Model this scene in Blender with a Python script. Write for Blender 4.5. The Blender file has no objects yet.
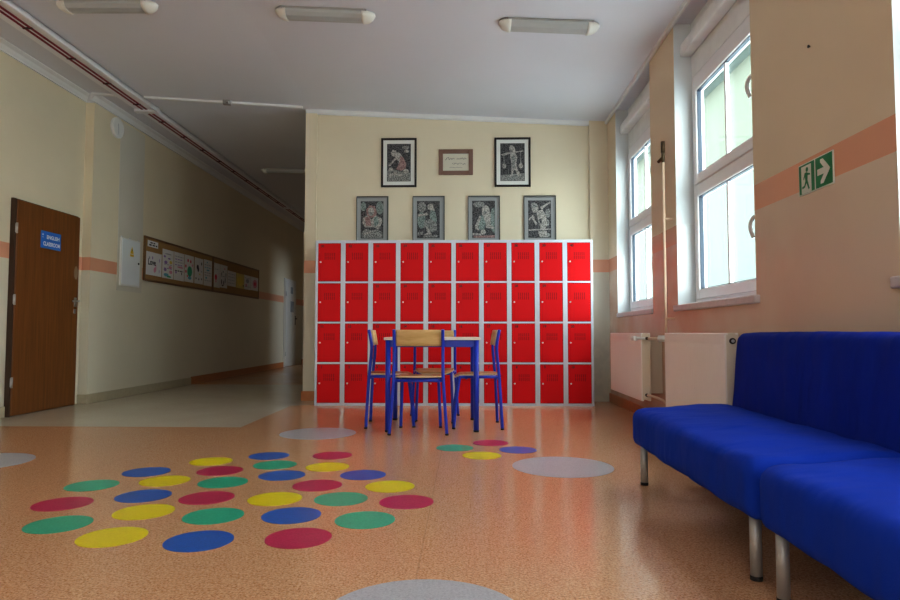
import bpy, bmesh, math, random
from mathutils import Vector, Matrix
random.seed(7)
PI = math.pi
COL = bpy.context.scene.collection

# ------------------------------------------------------------------ materials
def nmat(name):
    m = bpy.data.materials.new(name); m.use_nodes = True
    nt = m.node_tree
    b = nt.nodes.get('Principled BSDF')
    return m, nt, b

def setin(b, **k):
    for n, v in k.items():
        n = n.replace('_', ' ')
        if n in b.inputs: b.inputs[n].default_value = v

def c4(c): return (c[0], c[1], c[2], 1)

def math_n(nt, op, a, b=None):
    n = nt.nodes.new('ShaderNodeMath'); n.operation = op
    for i, v in enumerate((a, b)):
        if v is None: continue
        if isinstance(v, (int, float)): n.inputs[i].default_value = v
        else: nt.links.new(v, n.inputs[i])
    return n.outputs[0]

def mix_n(nt, fac, a, b):
    n = nt.nodes.new('ShaderNodeMix'); n.data_type = 'RGBA'
    for idx, v in ((0, fac), (6, a), (7, b)):
        if isinstance(v, (int, float)): n.inputs[idx].default_value = v
        elif isinstance(v, tuple): n.inputs[idx].default_value = c4(v)
        else: nt.links.new(v, n.inputs[idx])
    return n.outputs[2]

def noise_n(nt, vec, scale, detail=3, rough=.5):
    n = nt.nodes.new('ShaderNodeTexNoise')
    n.inputs['Scale'].default_value = scale; n.inputs['Detail'].default_value = detail
    n.inputs['Roughness'].default_value = rough
    if vec is not None: nt.links.new(vec, n.inputs['Vector'])
    return n.outputs['Fac']

def ramp_n(nt, fac, lo, hi):
    n = nt.nodes.new('ShaderNodeMapRange'); nt.links.new(fac, n.inputs[0])
    n.inputs[1].default_value = lo; n.inputs[2].default_value = hi; n.clamp = True
    return n.outputs[0]

def pos_n(nt):
    g = nt.nodes.new('ShaderNodeNewGeometry'); return g

def bump_n(nt, b, h, strength, dist=.01):
    n = nt.nodes.new('ShaderNodeBump'); n.inputs['Strength'].default_value = strength
    n.inputs['Distance'].default_value = dist
    nt.links.new(h, n.inputs['Height']); nt.links.new(n.outputs[0], b.inputs['Normal'])

def simple(name, col, rough=.5, metal=0, var=.12, scale=8, bump=0, bscale=60, spec=.5, coat=0):
    m, nt, b = nmat(name)
    tc = nt.nodes.new('ShaderNodeTexCoord').outputs['Object']
    f = noise_n(nt, tc, scale)
    dark = tuple(x * (1 - var) for x in col); lite = tuple(min(1, x * (1 + var)) for x in col)
    nt.links.new(mix_n(nt, f, dark, lite), b.inputs['Base Color'])
    setin(b, Roughness=rough, Metallic=metal, Specular_IOR_Level=spec, Coat_Weight=coat)
    if bump: bump_n(nt, b, noise_n(nt, tc, bscale), bump)
    return m

WALL_UP = (.77, .70, .545); WALL_DADO = (.68, .64, .53); STRIPE = (.76, .39, .25)
WHITE = (.74, .77, .80)

def wall_mat(name, up=WALL_UP, dado=WALL_DADO, dado_rough=.32, reveal_white=False, stain=False, reflection_tint=None, stripe=True):
    m, nt, b = nmat(name)
    g = pos_n(nt)
    sep = nt.nodes.new('ShaderNodeSeparateXYZ'); nt.links.new(g.outputs['Position'], sep.inputs[0])
    z = sep.outputs[2]
    big = noise_n(nt, g.outputs['Position'], 1.3, 4)
    upc = mix_n(nt, big, tuple(x * .92 for x in up), tuple(min(1, x * 1.08) for x in up))
    dc = mix_n(nt, big, tuple(x * .94 for x in dado), tuple(min(1, x * 1.06) for x in dado))
    if reflection_tint:
        # reflected red of the lockers tinted into the dado colour
        fz = ramp_n(nt, z, 1.62, .75)
        fn = ramp_n(nt, noise_n(nt, g.outputs['Position'], 2.2, 3), .25, .75)
        fy = ramp_n(nt, sep.outputs[1], 2.6, 4.6)
        dc = mix_n(nt, math_n(nt, 'MULTIPLY', math_n(nt, 'MULTIPLY', fn, fy), reflection_tint), dc, (.62, .27, .16))
    above = math_n(nt, 'GREATER_THAN', z, 1.635)
    instripe = math_n(nt, 'MULTIPLY', math_n(nt, 'GREATER_THAN', z, 1.488), math_n(nt, 'LESS_THAN', z, 1.635))
    c = mix_n(nt, above, dc, upc)
    if stripe: c = mix_n(nt, instripe, c, STRIPE)
    if stain:
        fx = ramp_n(nt, sep.outputs[0], 1.38, 1.46); fz = ramp_n(nt, z, 1.0, .55)
        fn = ramp_n(nt, noise_n(nt, g.outputs['Position'], 7, 5, .65), .44, .52)
        f = math_n(nt, 'MULTIPLY', math_n(nt, 'MULTIPLY', fx, fz), fn)
        c = mix_n(nt, math_n(nt, 'MULTIPLY', f, .15), c, (.34, .35, .32))
    rough = nt.nodes.new('ShaderNodeMapRange'); nt.links.new(above, rough.inputs[0])
    rough.inputs[3].default_value = dado_rough; rough.inputs[4].default_value = .75
    if reveal_white:
        sn = nt.nodes.new('ShaderNodeSeparateXYZ'); nt.links.new(g.outputs['True Normal'], sn.inputs[0])
        side = math_n(nt, 'LESS_THAN', math_n(nt, 'ABSOLUTE', sn.outputs[0]), .5)
        c = mix_n(nt, side, c, (.62, .66, .68))
    nt.links.new(c, b.inputs['Base Color']); nt.links.new(rough.outputs[0], b.inputs['Roughness'])
    bump_n(nt, b, noise_n(nt, g.outputs['Position'], 9, 4), .06, .02)
    return m

def floor_mat(name, base, lite, dark, rough=.3, seams=True):
    m, nt, b = nmat(name)
    g = pos_n(nt); P = g.outputs['Position']
    fm = ramp_n(nt, noise_n(nt, P, 26, 3, .65), .42, .62)
    f1 = ramp_n(nt, noise_n(nt, P, 105, 2, .7), .40, .60)
    f2 = ramp_n(nt, noise_n(nt, P, 140, 2, .6), .52, .62)
    f3 = noise_n(nt, P, 1.1, 3)
    c = mix_n(nt, f1, base, lite)
    c = mix_n(nt, math_n(nt, 'MULTIPLY', f2, .7), c, dark)
    c = mix_n(nt, math_n(nt, 'MULTIPLY', fm, .30), c, lite)
    c = mix_n(nt, math_n(nt, 'MULTIPLY', f3, .18), c, tuple(x * .6 for x in base))
    if seams:
        sep = nt.nodes.new('ShaderNodeSeparateXYZ'); nt.links.new(P, sep.inputs[0])
        md = math_n(nt, 'MODULO', math_n(nt, 'ADD', sep.outputs[0], 20.16), 2.0)
        ln = math_n(nt, 'LESS_THAN', md, .005)
        c = mix_n(nt, math_n(nt, 'MULTIPLY', ln, .22), c, tuple(x * .35 for x in base))
    nt.links.new(c, b.inputs['Base Color'])
    rr = ramp_n(nt, noise_n(nt, P, 3, 4), 0, 1)
    mr = nt.nodes.new('ShaderNodeMapRange'); nt.links.new(rr, mr.inputs[0])
    mr.inputs[3].default_value = rough - .03; mr.inputs[4].default_value = rough + .04
    nt.links.new(mr.outputs[0], b.inputs['Roughness'])
    setin(b, Specular_IOR_Level=.55)
    return m

def wood_mat(name, a, bcol, scale=3, stretch=(14, 14, .8), rough=.4):
    m, nt, b = nmat(name)
    tc = nt.nodes.new('ShaderNodeTexCoord').outputs['Object']
    mp = nt.nodes.new('ShaderNodeMapping'); mp.inputs['Scale'].default_value = stretch
    nt.links.new(tc, mp.inputs[0])
    f = noise_n(nt, mp.outputs[0], scale, 5, .6)
    f = ramp_n(nt, f, .3, .7)
    nt.links.new(mix_n(nt, f, a, bcol), b.inputs['Base Color'])
    setin(b, Roughness=rough)
    return m

def fabric_mat(name, col, dark):
    m, nt, b = nmat(name)
    tc = nt.nodes.new('ShaderNodeTexCoord').outputs['Object']
    f = noise_n(nt, tc, 4, 4)
    nt.links.new(mix_n(nt, f, dark, col), b.inputs['Base Color'])
    setin(b, Roughness=.85, Specular_IOR_Level=.2, Sheen_Weight=.0)
    if 'Sheen Tint' in b.inputs: b.inputs['Sheen Tint'].default_value = (.25, .4, 1, 1)
    mp = nt.nodes.new('ShaderNodeMapping'); mp.inputs['Scale'].default_value = (3.2, 9, 4); mp.inputs['Rotation'].default_value = (0, 0, .6); nt.links.new(tc, mp.inputs[0])
    folds = ramp_n(nt, noise_n(nt, mp.outputs[0], 1.0, 2, .5), .35, .75)
    bump_n(nt, b, math_n(nt, 'ADD', math_n(nt, 'MULTIPLY', folds, 6.0), noise_n(nt, tc, 420, 2)), .35, .005)
    return m

def glass_mat():
    m, nt, b = nmat('window glass')
    out = nt.nodes.get('Material Output')
    t = nt.nodes.new('ShaderNodeBsdfTransparent'); t.inputs[0].default_value = (.93, .98, .96, 1)
    gl = nt.nodes.new('ShaderNodeBsdfGlossy'); gl.inputs['Roughness'].default_value = .02
    fr = nt.nodes.new('ShaderNodeLayerWeight'); fr.inputs['Blend'].default_value = .35
    mx = nt.nodes.new('ShaderNodeMixShader')
    nt.links.new(math_n(nt, 'MULTIPLY', math_n(nt, 'POWER', fr.outputs['Facing'], 4.0), .5), mx.inputs[0]); nt.links.new(t.outputs[0], mx.inputs[1]); nt.links.new(gl.outputs[0], mx.inputs[2])
    nt.links.new(mx.outputs[0], out.inputs[0])
    nt.nodes.remove(b)
    return m

def print_mat(name, a, bcol, scale=60):
    m, nt, b = nmat(name)
    tc = nt.nodes.new('ShaderNodeTexCoord').outputs['Object']
    f = ramp_n(nt, noise_n(nt, tc, scale, 2, .6), .42, .60)
    nt.links.new(mix_n(nt, f, a, bcol), b.inputs['Base Color']); setin(b, Roughness=.6)
    return m

M = {}
M['wall'] = wall_mat('painted wall')
M['wall_back'] = wall_mat('painted back wall', stain=True, dado_rough=.4)
M['wall_left'] = wall_mat('painted corridor wall', up=(.78, .70, .53), dado=(.76, .71, .58), dado_rough=.36)
M['wall_right'] = wall_mat('painted window wall', up=(.74, .62, .46), dado=(.73, .595, .46), reveal_white=True, reflection_tint=.8, dado_rough=.26)
M['niche'] = simple('white niche paint', (.82, .83, .84), .6)
M['ceiling'] = simple('ceiling paint', (.72, .74, .82), .55, var=.03, scale=1.5, spec=.4)
M['cornice'] = simple('white cornice paint', (.78, .80, .82), .6, var=.04)
M['floor'] = floor_mat('orange speckled linoleum', (.66, .32, .15), (.84, .53, .33), (.34, .12, .04), .17)
M['floor_beige'] = floor_mat('beige speckled linoleum', (.66, .59, .47), (.74, .67, .56), (.54, .46, .34), .20, False)
M['dot_yellow'] = floor_mat('yellow linoleum', (.92, .74, .01), (.96, .80, .03), (.84, .66, .01), .3, False)
M['dot_blue'] = floor_mat('blue linoleum', (.03, .13, .55), (.04, .17, .62), (.025, .10, .45), .3, False)
M['dot_green'] = floor_mat('green linoleum', (.03, .46, .28), (.06, .54, .35), (.025, .36, .22), .3, False)
M['dot_crimson'] = floor_mat('crimson linoleum', (.58, .025, .11), (.64, .05, .15), (.48, .02, .08), .3, False)
M['dot_grey'] = floor_mat('pale grey linoleum', (.50, .50, .55), (.60, .60, .64), (.40, .39, .43), .3, False)
M['base_orange'] = simple('orange skirting', (.52, .20, .07), .45, scale=20)
M['base_beige'] = simple('beige skirting', (.50, .43, .30), .45, scale=20)
M['locker_grey'] = simple('pale grey locker steel', (.66, .71, .82), .4, var=.04)
M['locker_red'] = simple('red locker enamel', (.72, .002, .008), .5, var=.05, scale=3, spec=.25)
M['dark_gap'] = simple('dark gap', (.03, .015, .02), .8)
M['vent'] = simple('slot shadow', (.22, .0, .005), .8)
M['black'] = simple('black paint', (.015, .013, .013), .45)
M['chrome'] = simple('brushed steel', (.62, .63, .65), .3, metal=1, var=.05)
M['steel_leg'] = simple('grey steel tube', (.46, .46, .46), .5, metal=.5, var=.05)
M['white_plastic'] = simple('white plastic', (.80, .80, .78), .4, var=.03)
M['off_white'] = simple('aged white enamel', (.78, .70, .58), .4, var=.04, scale=3)
M['radiator'] = simple('cream radiator enamel', (.92, .86, .81), .38, var=.04, scale=2)
M['pvc'] = simple('white window profile', (.88, .87, .90), .35, var=.03)
M['gasket'] = simple('dark rubber gasket', (.03, .05, .08), .5)
M['glass'] = glass_mat()
M['blue_frame'] = simple('blue enamel tube', (.012, .045, .52), .3, var=.08)
M['beech'] = wood_mat('beech plywood', (.62, .40, .16), (.76, .54, .26), 3, (2, 14, 14), .35)
M['beech_edge'] = simple('pale plywood edge', (.72, .56, .34), .5)
M['seat_wood'] = wood_mat('worn beech seat', (.52, .26, .11), (.66, .38, .18), 3, (2, 14, 14), .25)
M['table_top'] = simple('pale laminate', (.80, .76, .68), .3, var=.05)
M['door_wood'] = wood_mat('brown door veneer', (.16, .055, .012), (.26, .095, .022), 2.5, (16, 16, .7), .42)
M['door_edge'] = simple('dark door edge', (.05, .02, .008), .5)
M['sign_blue'] = simple('blue sign plastic', (.02, .18, .66), .35, var=.03)
M['sign_white'] = simple('white lettering', (.88, .90, .92), .5, var=.02)
M['sign_green'] = simple('green exit sign', (.005, .21, .075), .35, var=.04)
M['sign_pale'] = simple('pale sign face', (.72, .74, .66), .4, var=.03)
M['warn_yellow'] = simple('warning yellow', (.85, .58, .03), .5)
M['cork'] = simple('brown cork', (.40, .235, .09), .9, var=.25, scale=120, bump=.2, bscale=200)
M['cork_frame'] = wood_mat('brown board frame', (.16, .075, .025), (.24, .12, .04), 3, (2, 14, 14), .5)
M['paper'] = simple('white paper', (.80, .79, .80), .8, var=.04, scale=5)
M['paper_yellow'] = simple('yellow paper', (.74, .60, .20), .8, var=.04)
M['ink'] = simple('dark ink', (.04, .04, .06), .8)
M['ink_violet'] = simple('violet crayon', (.38, .26, .55), .8)
M['ink_red'] = simple('red crayon', (.75, .06, .14), .8)
M['ink_pink'] = simple('pink crayon', (.75, .35, .48), .8)
M['ink_green'] = simple('green crayon', (.06, .42, .24), .8)
M['ink_teal'] = simple('teal crayon', (.16, .48, .60), .8)
M['ink_yellow'] = simple('yellow crayon', (.82, .66, .15), .8)
M['ink_grey'] = simple('grey pencil', (.42, .42, .46), .8)
M['frame_black'] = simple('black picture frame', (.012, .012, .013), .35)
M['frame_grey'] = simple('silver grey picture frame', (.30, .32, .33), .35, metal=.4)
M['frame_dark_edge'] = simple('dark frame edge', (.05, .055, .05), .5)
M['frame_brown'] = simple('brown picture frame', (.22, .125, .095), .5, var=.1)
M['mat_white'] = simple('white mount card', (.78, .80, .78), .7, var=.02)
M['mat_grey'] = simple('grey mount card', (.36, .38, .39), .7, var=.03)
M['mat_cream'] = simple('cream card', (.66, .64, .54), .7, var=.03)
M['print_dark'] = print_mat('dark print ground', (.012, .013, .018), (.13, .135, .145), 70)
M['print_light'] = print_mat('pale print figure', (.20, .195, .19), (.56, .54, .51), 85)
M['print_mid'] = print_mat('grey print figure', (.10, .11, .11), (.40, .41, .40), 85)
M['print_pink'] = print_mat('dusky pink print figure', (.20, .11, .11), (.44, .30, .29), 85)
M['print_teal'] = print_mat('grey teal print figure', (.10, .14, .14), (.34, .42, .40), 85)
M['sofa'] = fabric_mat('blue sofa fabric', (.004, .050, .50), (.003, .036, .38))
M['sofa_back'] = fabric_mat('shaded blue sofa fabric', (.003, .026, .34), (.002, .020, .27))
M['rubber'] = simple('black rubber', (.012, .012, .012), .6)
M['fixture'] = simple('ribbed lamp diffuser', (.45, .47, .48), .35, var=.05)
M['fixture_cap'] = simple('white lamp cap', (.78, .78, .74), .4, var=.03)
M['fixture_body'] = simple('lamp housing', (.34, .33, .32), .6)
M['tray'] = simple('white cable duct', (.88, .90, .95), .5, var=.03)
M['cable'] = simple('dark red cable', (.22, .015, .04), .5)
M['pipe'] = simple('painted heating pipe', (.70, .53, .39), .4)
M['brass'] = simple('dark brass', (.10, .07, .04), .4, metal=.7)
M['sill'] = simple('pinkish stone sill', (.62, .55, .56), .4, var=.12, scale=30)
M['facade_cream'] = simple('cream facade', (.080, .090, .070), .9, var=.03, scale=.4)
M['facade_white'] = simple('white facade', (.094, .110, .104), .9, var=.02, scale=.4)
M['ground'] = simple('pale yard paving', (.72, .74, .74), .9, var=.05, scale=.5)
M['grey_patch'] = simple('grey wall paint patch', (.70, .66, .57), .5, var=.04, scale=3)

# ------------------------------------------------------------------ helpers
def B(): return bmesh.new()

def box(bm, lo, hi, mi=0, bev=0, seg=2):
    r = bmesh.ops.create_cube(bm, size=1)
    vs = r['verts']
    for v in vs:
        v.co = Vector([(lo[i] + hi[i]) / 2 + v.co[i] * (hi[i] - lo[i]) for i in range(3)])
    fs = set(f for v in vs for f in v.link_faces)
    if bev:
        es = set(e for f in fs for e in f.edges)
        r = bmesh.ops.bevel(bm, geom=list(es), offset=bev, segments=seg, affect='EDGES', profile=.5)
        fs = set(r['faces']) | set(f for f in fs if f.is_valid)
    for f in fs: f.material_index = mi
    return fs

def poly(bm, pts, mi=0):
    f = bm.faces.new([bm.verts.new(p) for p in pts]); f.material_index = mi; return f

def prism(bm, pts, d, mi=0):
    """outline pts (3-D, planar) extruded along vector d"""
    a = [bm.verts.new(p) for p in pts]; b = [bm.verts.new(Vector(p) + Vector(d)) for p in pts]
    n = len(pts); fs = [bm.faces.new(a), bm.faces.new(list(reversed(b)))]
    for i in range(n): fs.append(bm.faces.new((a[i], b[i], b[(i + 1) % n], a[(i + 1) % n])))
    for f in fs: f.material_index = mi

def smooth_path(pts, k=5):
    pts = [Vector(p) for p in pts]; out = []
    for i in range(len(pts) - 1):
        p0 = pts[max(0, i - 1)]; p1 = pts[i]; p2 = pts[i + 1]; p3 = pts[min(len(pts) - 1, i + 2)]
        for j in range(k):
            t = j / k
            out.append(.5 * ((2 * p1) + (p2 - p0) * t + (2 * p0 - 5 * p1 + 4 * p2 - p3) * t * t + (3 * p1 - p0 - 3 * p2 + p3) * t ** 3))
    out.append(pts[-1]); return out

def tube(bm, pts, r, n=12, mi=0, r2=None):
    pts = [Vector(p) for p in pts]; rings = []
    ref = None
    for i, p in enumerate(pts):
        t = (pts[min(i + 1, len(pts) - 1)] - pts[max(i - 1, 0)]).normalized()
        if ref is None:
            ref = t.orthogonal().normalized()
        else:
            ref = (ref - t * ref.dot(t)).normalized()
        s = t.cross(ref)
        rr = r if r2 is None else r + (r2 - r) * i / (len(pts) - 1)
        rings.append([bm.verts.new(p + (ref * math.cos(2 * PI * k / n) + s * math.sin(2 * PI * k / n)) * rr) for k in range(n)])
    for a, b in zip(rings, rings[1:]):
        for k in range(n):
            f = bm.faces.new((a[k], a[(k + 1) % n], b[(k + 1) % n], b[k])); f.smooth = True; f.material_index = mi
    f = bm.faces.new(list(reversed(rings[0]))); f.material_index = mi
    f = bm.faces.new(rings[-1]); f.material_index = mi

def ellipse(cx, cy, rx, ry, n=20, rot=0):
    o = []
    for k in range(n):
        a = 2 * PI * k / n; x = rx * math.cos(a); y = ry * math.sin(a)
        o.append((cx + x * math.cos(rot) - y * math.sin(rot), cy + x * math.sin(rot) + y * math.cos(rot)))
    return o

def obj(name, bm, mats, parent=None, smooth=False):
    bmesh.ops.recalc_face_normals(bm, faces=bm.faces[:])
    me = bpy.data.meshes.new(name)
    if smooth:
        for f in bm.faces: f.smooth = True
    bm.to_mesh(me); bm.free()
    if not isinstance(mats, (list, tuple)): mats = [mats]
    for m in mats: me.materials.append(M[m] if isinstance(m, str) else m)
    o = bpy.data.objects.new(name, me); COL.objects.link(o)
    if parent is not None: o.parent = parent
    return o

def tag(o, label=None, cat=None, group=None, kind=None):
    for k, v in (('label', label), ('category', cat), ('group', group), ('kind', kind)):
        if v is not None: o[k] = v
    return o

def thing(name, label, cat, loc=(0, 0, 0), rotz=0, group=None):
    o = bpy.data.objects.new(name, None); COL.objects.link(o)
    o.empty_display_size = .1
    o.location = loc; o.rotation_euler = (0, 0, rotz)
    return tag(o, label, cat, group)

def struct(name, bm, mats, parent=None):
    o = obj(name, bm, mats, parent)
    if parent is None: o['kind'] = 'structure'
    return o

def copy_tree(o, parent=None):
    c = o.copy(); COL.objects.link(c)
    if parent is not None: c.parent = parent
    for ch in list(o.children): copy_tree(ch, c)
    return c

def text_mesh(s, size, name, mat, parent, loc, rot=(PI / 2, 0, 0), align='CENTER', sx=1.0, thick=0.0, bold=0.0):
    """lettering as a mesh; default faces local -y (reads left to right along +x)"""
    cu = bpy.data.curves.new(name, 'FONT'); cu.body = s; cu.size = size
    cu.align_x = align; cu.align_y = 'CENTER'; cu.offset = bold; cu.extrude = thick
    cu.resolution_u = 3
    t = bpy.data.objects.new(name + '_tmp', cu); COL.objects.link(t)
    bpy.context.view_layer.update()
    dg = bpy.context.evaluated_depsgraph_get()
    me = bpy.data.meshes.new_from_object(t.evaluated_get(dg))
    bpy.data.objects.remove(t); bpy.data.curves.remove(cu)
    mt = Matrix.Translation(loc) @ Matrix.Rotation(rot[2], 4, 'Z') @ Matrix.Rotation(rot[0], 4, 'X') @ Matrix.Diagonal((sx, 1, 1, 1))
    me.transform(mt); me.materials.clear(); me.materials.append(M[mat])
    me.name = name
    o = bpy.data.objects.new(name, me); COL.objects.link(o); o.parent = parent
    return o

def cz(x):                                              # underside of the slightly sloping ceiling
    return 3.35 - .052 * x if x > -1.8 else 3.4436 - .012 * (x + 1.8)

XR = 1.67; YB = 7.48; XL1 = -4.30; XL = -4.20; YSTEP = 7.05; YEND = 16.4; YN = -3.5; XC = -1.89
WINDOWS = [(3.70, 5.05), (5.72, 7.03), (1.13, 2.48), (-1.60, -.25)]
SILL = 1.0; WTOP = 2.81; XW = 1.81; XO = 1.90

# ------------------------------------------------------------------ setting
# floor
bm = B()
poly(bm, [(XL1 - .1, YN, 0), (XO, YN, 0), (XO, YB + .1, 0), (-1.66, YB + .1, 0), (-1.66, 6.99, 0), (-1.88, 6.93, 0), (-1.87, 5.34, 0), (XL1 - .1, 5.36, 0)])
poly(bm, [(XL - .4, 9.75, 0), (.3, 9.75, 0), (.3, YEND + .2, 0), (XL - .4, YEND + .2, 0)])
bmesh.ops.triangulate(bm, faces=bm.faces[:])
struct('floor', bm, 'floor')
bm = B()
poly(bm, [(XL1 - .1, 5.36, 0), (-1.87, 5.34, 0), (-1.88, 6.93, 0), (-1.66, 6.99, 0), (-1.66, YB + .1, 0), (.3, YB + .1, 0), (.3, 9.75, 0), (XL1 - .4, 9.75, 0)])
bmesh.ops.triangulate(bm, faces=bm.faces[:])
struct('floor_corridor', bm, 'floor_beige')
# ceiling
bm = B()
x0, x1 = XL1 - .5, XO + .1
prism(bm, [(x0, YN - .2, cz(x0)), (-1.8, YN - .2, cz(-1.8)), (x1, YN - .2, cz(x1)), (x1, YN - .2, cz(x1) + .5), (x0, YN - .2, cz(x0) + .5)], (0, YEND - YN + .6, 0))
struct('ceiling', bm, 'ceiling')
# left wall
bm = B()
box(bm, (XL1 - .25, YN, 0), (XL1, YSTEP, 3.8)); box(bm, (XL1 - .25, YSTEP, 0), (XL, YEND + .2, 3.8))
struct('wall_left', bm, 'wall_left')
# back wall with the flat pilasters at both ends
bm = B()
box(bm, (XC, YB, 0), (XO, YB + .25, 3.7)); box(bm, (XC, YB - .03, 0), (-1.755, YB, 3.7)); box(bm, (1.46, YB - .05, 0), (XR, YB, 3.7))
struct('wall_back', bm, 'wall_back')
# corridor right wall with an opening to an added lamp room, and end wall
bm = B()
box(bm, (XC, YB + .25, 0), (XC + .2, 14.15, 3.7)); box(bm, (XC, 14.8, 0), (XC + .2, YEND, 3.7)); box(bm, (XC, 14.15, 2.1), (XC + .2, 14.8, 3.7))
struct('wall_corridor', bm, 'wall')
bm = B(); box(bm, (.9, 12.7, 0), (1.1, 15.5, 2.9)); box(bm, (XC + .2, 12.7, 0), (.9, 12.9, 2.9)); box(bm, (XC + .2, 15.3, 0), (.9, 15.5, 2.9)); box(bm, (XC + .2, 12.7, 2.7), (.9, 15.5, 2.9))  # unseen box room, added to enclose the corridor lamp
struct('wall_lamp_room', bm, 'wall')
bm = B(); poly(bm, [(.3, 12.7, 0), (1.1, 12.7, 0), (1.1, 15.5, 0), (.3, 15.5, 0)]); struct('floor_lamp_room', bm, 'floor')
bm = B(); box(bm, (XL, YEND, 0), (XC + .2, YEND + .2, 3.8)); struct('wall_end', bm, 'wall')
bm = B(); box(bm, (XL1 - .2, YN - .2, 0), (XO, YN, 3.8)); struct('wall_near', bm, 'wall')
# right wall: dado with piers; recessed niches over the windows
bm = B()
ys = sorted(WINDOWS)
box(bm, (XR, YN, 0), (XO, YB + .1, SILL))
edges = [YN] + [v for w in ys for v in w] + [YB + .1]
for a, b in zip(edges[0::2], edges[1::2]): box(bm, (XR, a, SILL), (XO, b, 3.6))
struct('wall_right', bm, 'wall_right')
for k, (a, b) in enumerate(WINDOWS):
    bm = B(); box(bm, (XW, a, WTOP), (XO, b, 3.6))
    box(bm, (XW - .09, a, 2.985), (XW, b, 3.085), bev=.012)
    struct('trim_%d' % (10 + k), bm, 'niche')
# cornices, mouldings
def cove(name, p0, p1, inward, h=.085, d=.085):
    bm = B(); p0 = Vector(p0); p1 = Vector(p1); n = Vector(inward)
    prof = [(0, 0), (.15, 0), (.35, -.18), (.75, -.55), (1, -.75), (1, -1), (0, -1)]     # (across, down)
    prof = [(0, 0), (d, 0), (d, -.015), (d * .55, -h * .4), (.02, -h * .85), (.02, -h), (0, -h)]
    pts = [p0 + n * a + Vector((0, 0, q)) for a, q in prof]
    prism(bm, pts, p1 - p0)
    return struct(name, bm, 'cornice')
cove('trim_1', (XL1, YN, cz(XL1) + .005), (XL1, YSTEP, cz(XL1) + .005), (1, 0, 0), .08)
cove('trim_2', (XL, YSTEP - .085, cz(XL) + .005), (XL, YEND, cz(XL) + .005), (1, 0, 0), .08)
cove('trim_3', (XL1, YSTEP, cz(XL1) + .005), (XL, YSTEP, cz(XL) + .005), (0, -1, 0), .08)
cove('trim_4', (XL, YEND, cz(XL) + .005), (XC, YEND, cz(XC) + .005), (0, -1, 0), .08)
bm = B()   # thin white edge where the back wall meets the ceiling
prism(bm, [(XC, YB - .035, cz(XC) + .01), (XC, YB - .035, cz(XC) - .03), (XC, YB - .03, cz(XC) - .045), (XC, YB, cz(XC) - .05), (XC, YB, cz(XC) + .01)], (XR - XC, 0, cz(XR) - cz(XC)))
struct('trim_5', bm, 'cornice')
bm = B(); box(bm, (XR - .03, YN, cz(XR) - .035), (XR, YB, cz(XR) + .02), bev=.008); struct('trim_6', bm, 'cornice')
# grey painted boxing behind the electrical panel
bm = B(); box(bm, (XL, 7.60, 1.30), (XL + .004, 8.19, cz(XL) - .10)); struct('trim_7', bm, 'grey_patch')
# baseboards
def bboard(name, lo, hi, m):
    bm = B(); box(bm, lo, hi, bev=.004, seg=1); struct(name, bm, m)
bboard('baseboard_left', (XL1, 2, 0), (XL1 + .014, 5.92, .10), 'base_beige')
bboard('baseboard_step', (XL1, YSTEP - .014, 0), (XL + .014, YSTEP, .105), 'base_beige')
bboard('baseboard_corridor', (XL, YSTEP, 0), (XL + .014, 9.75, .105), 'base_beige')
bboard('baseboard_far', (XL, 9.75, 0), (XL + .016, 14.72, .115), 'base_orange')
bboard('baseboard_end', (XL, YEND - .016, 0), (XC, YEND, .115), 'base_orange')
bboard('baseboard_back', (XC, YB - .045, 0), (-1.66, YB - .03, .11), 'base_orange')
bboard('baseboard_pier', (XC - .016, YB - .045, 0), (XC, YB + .25, .11), 'base_orange')
bboard('baseboard_right', (XR - .016, YN, 0), (XR, YB - .05, .10), 'base_orange')

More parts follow.
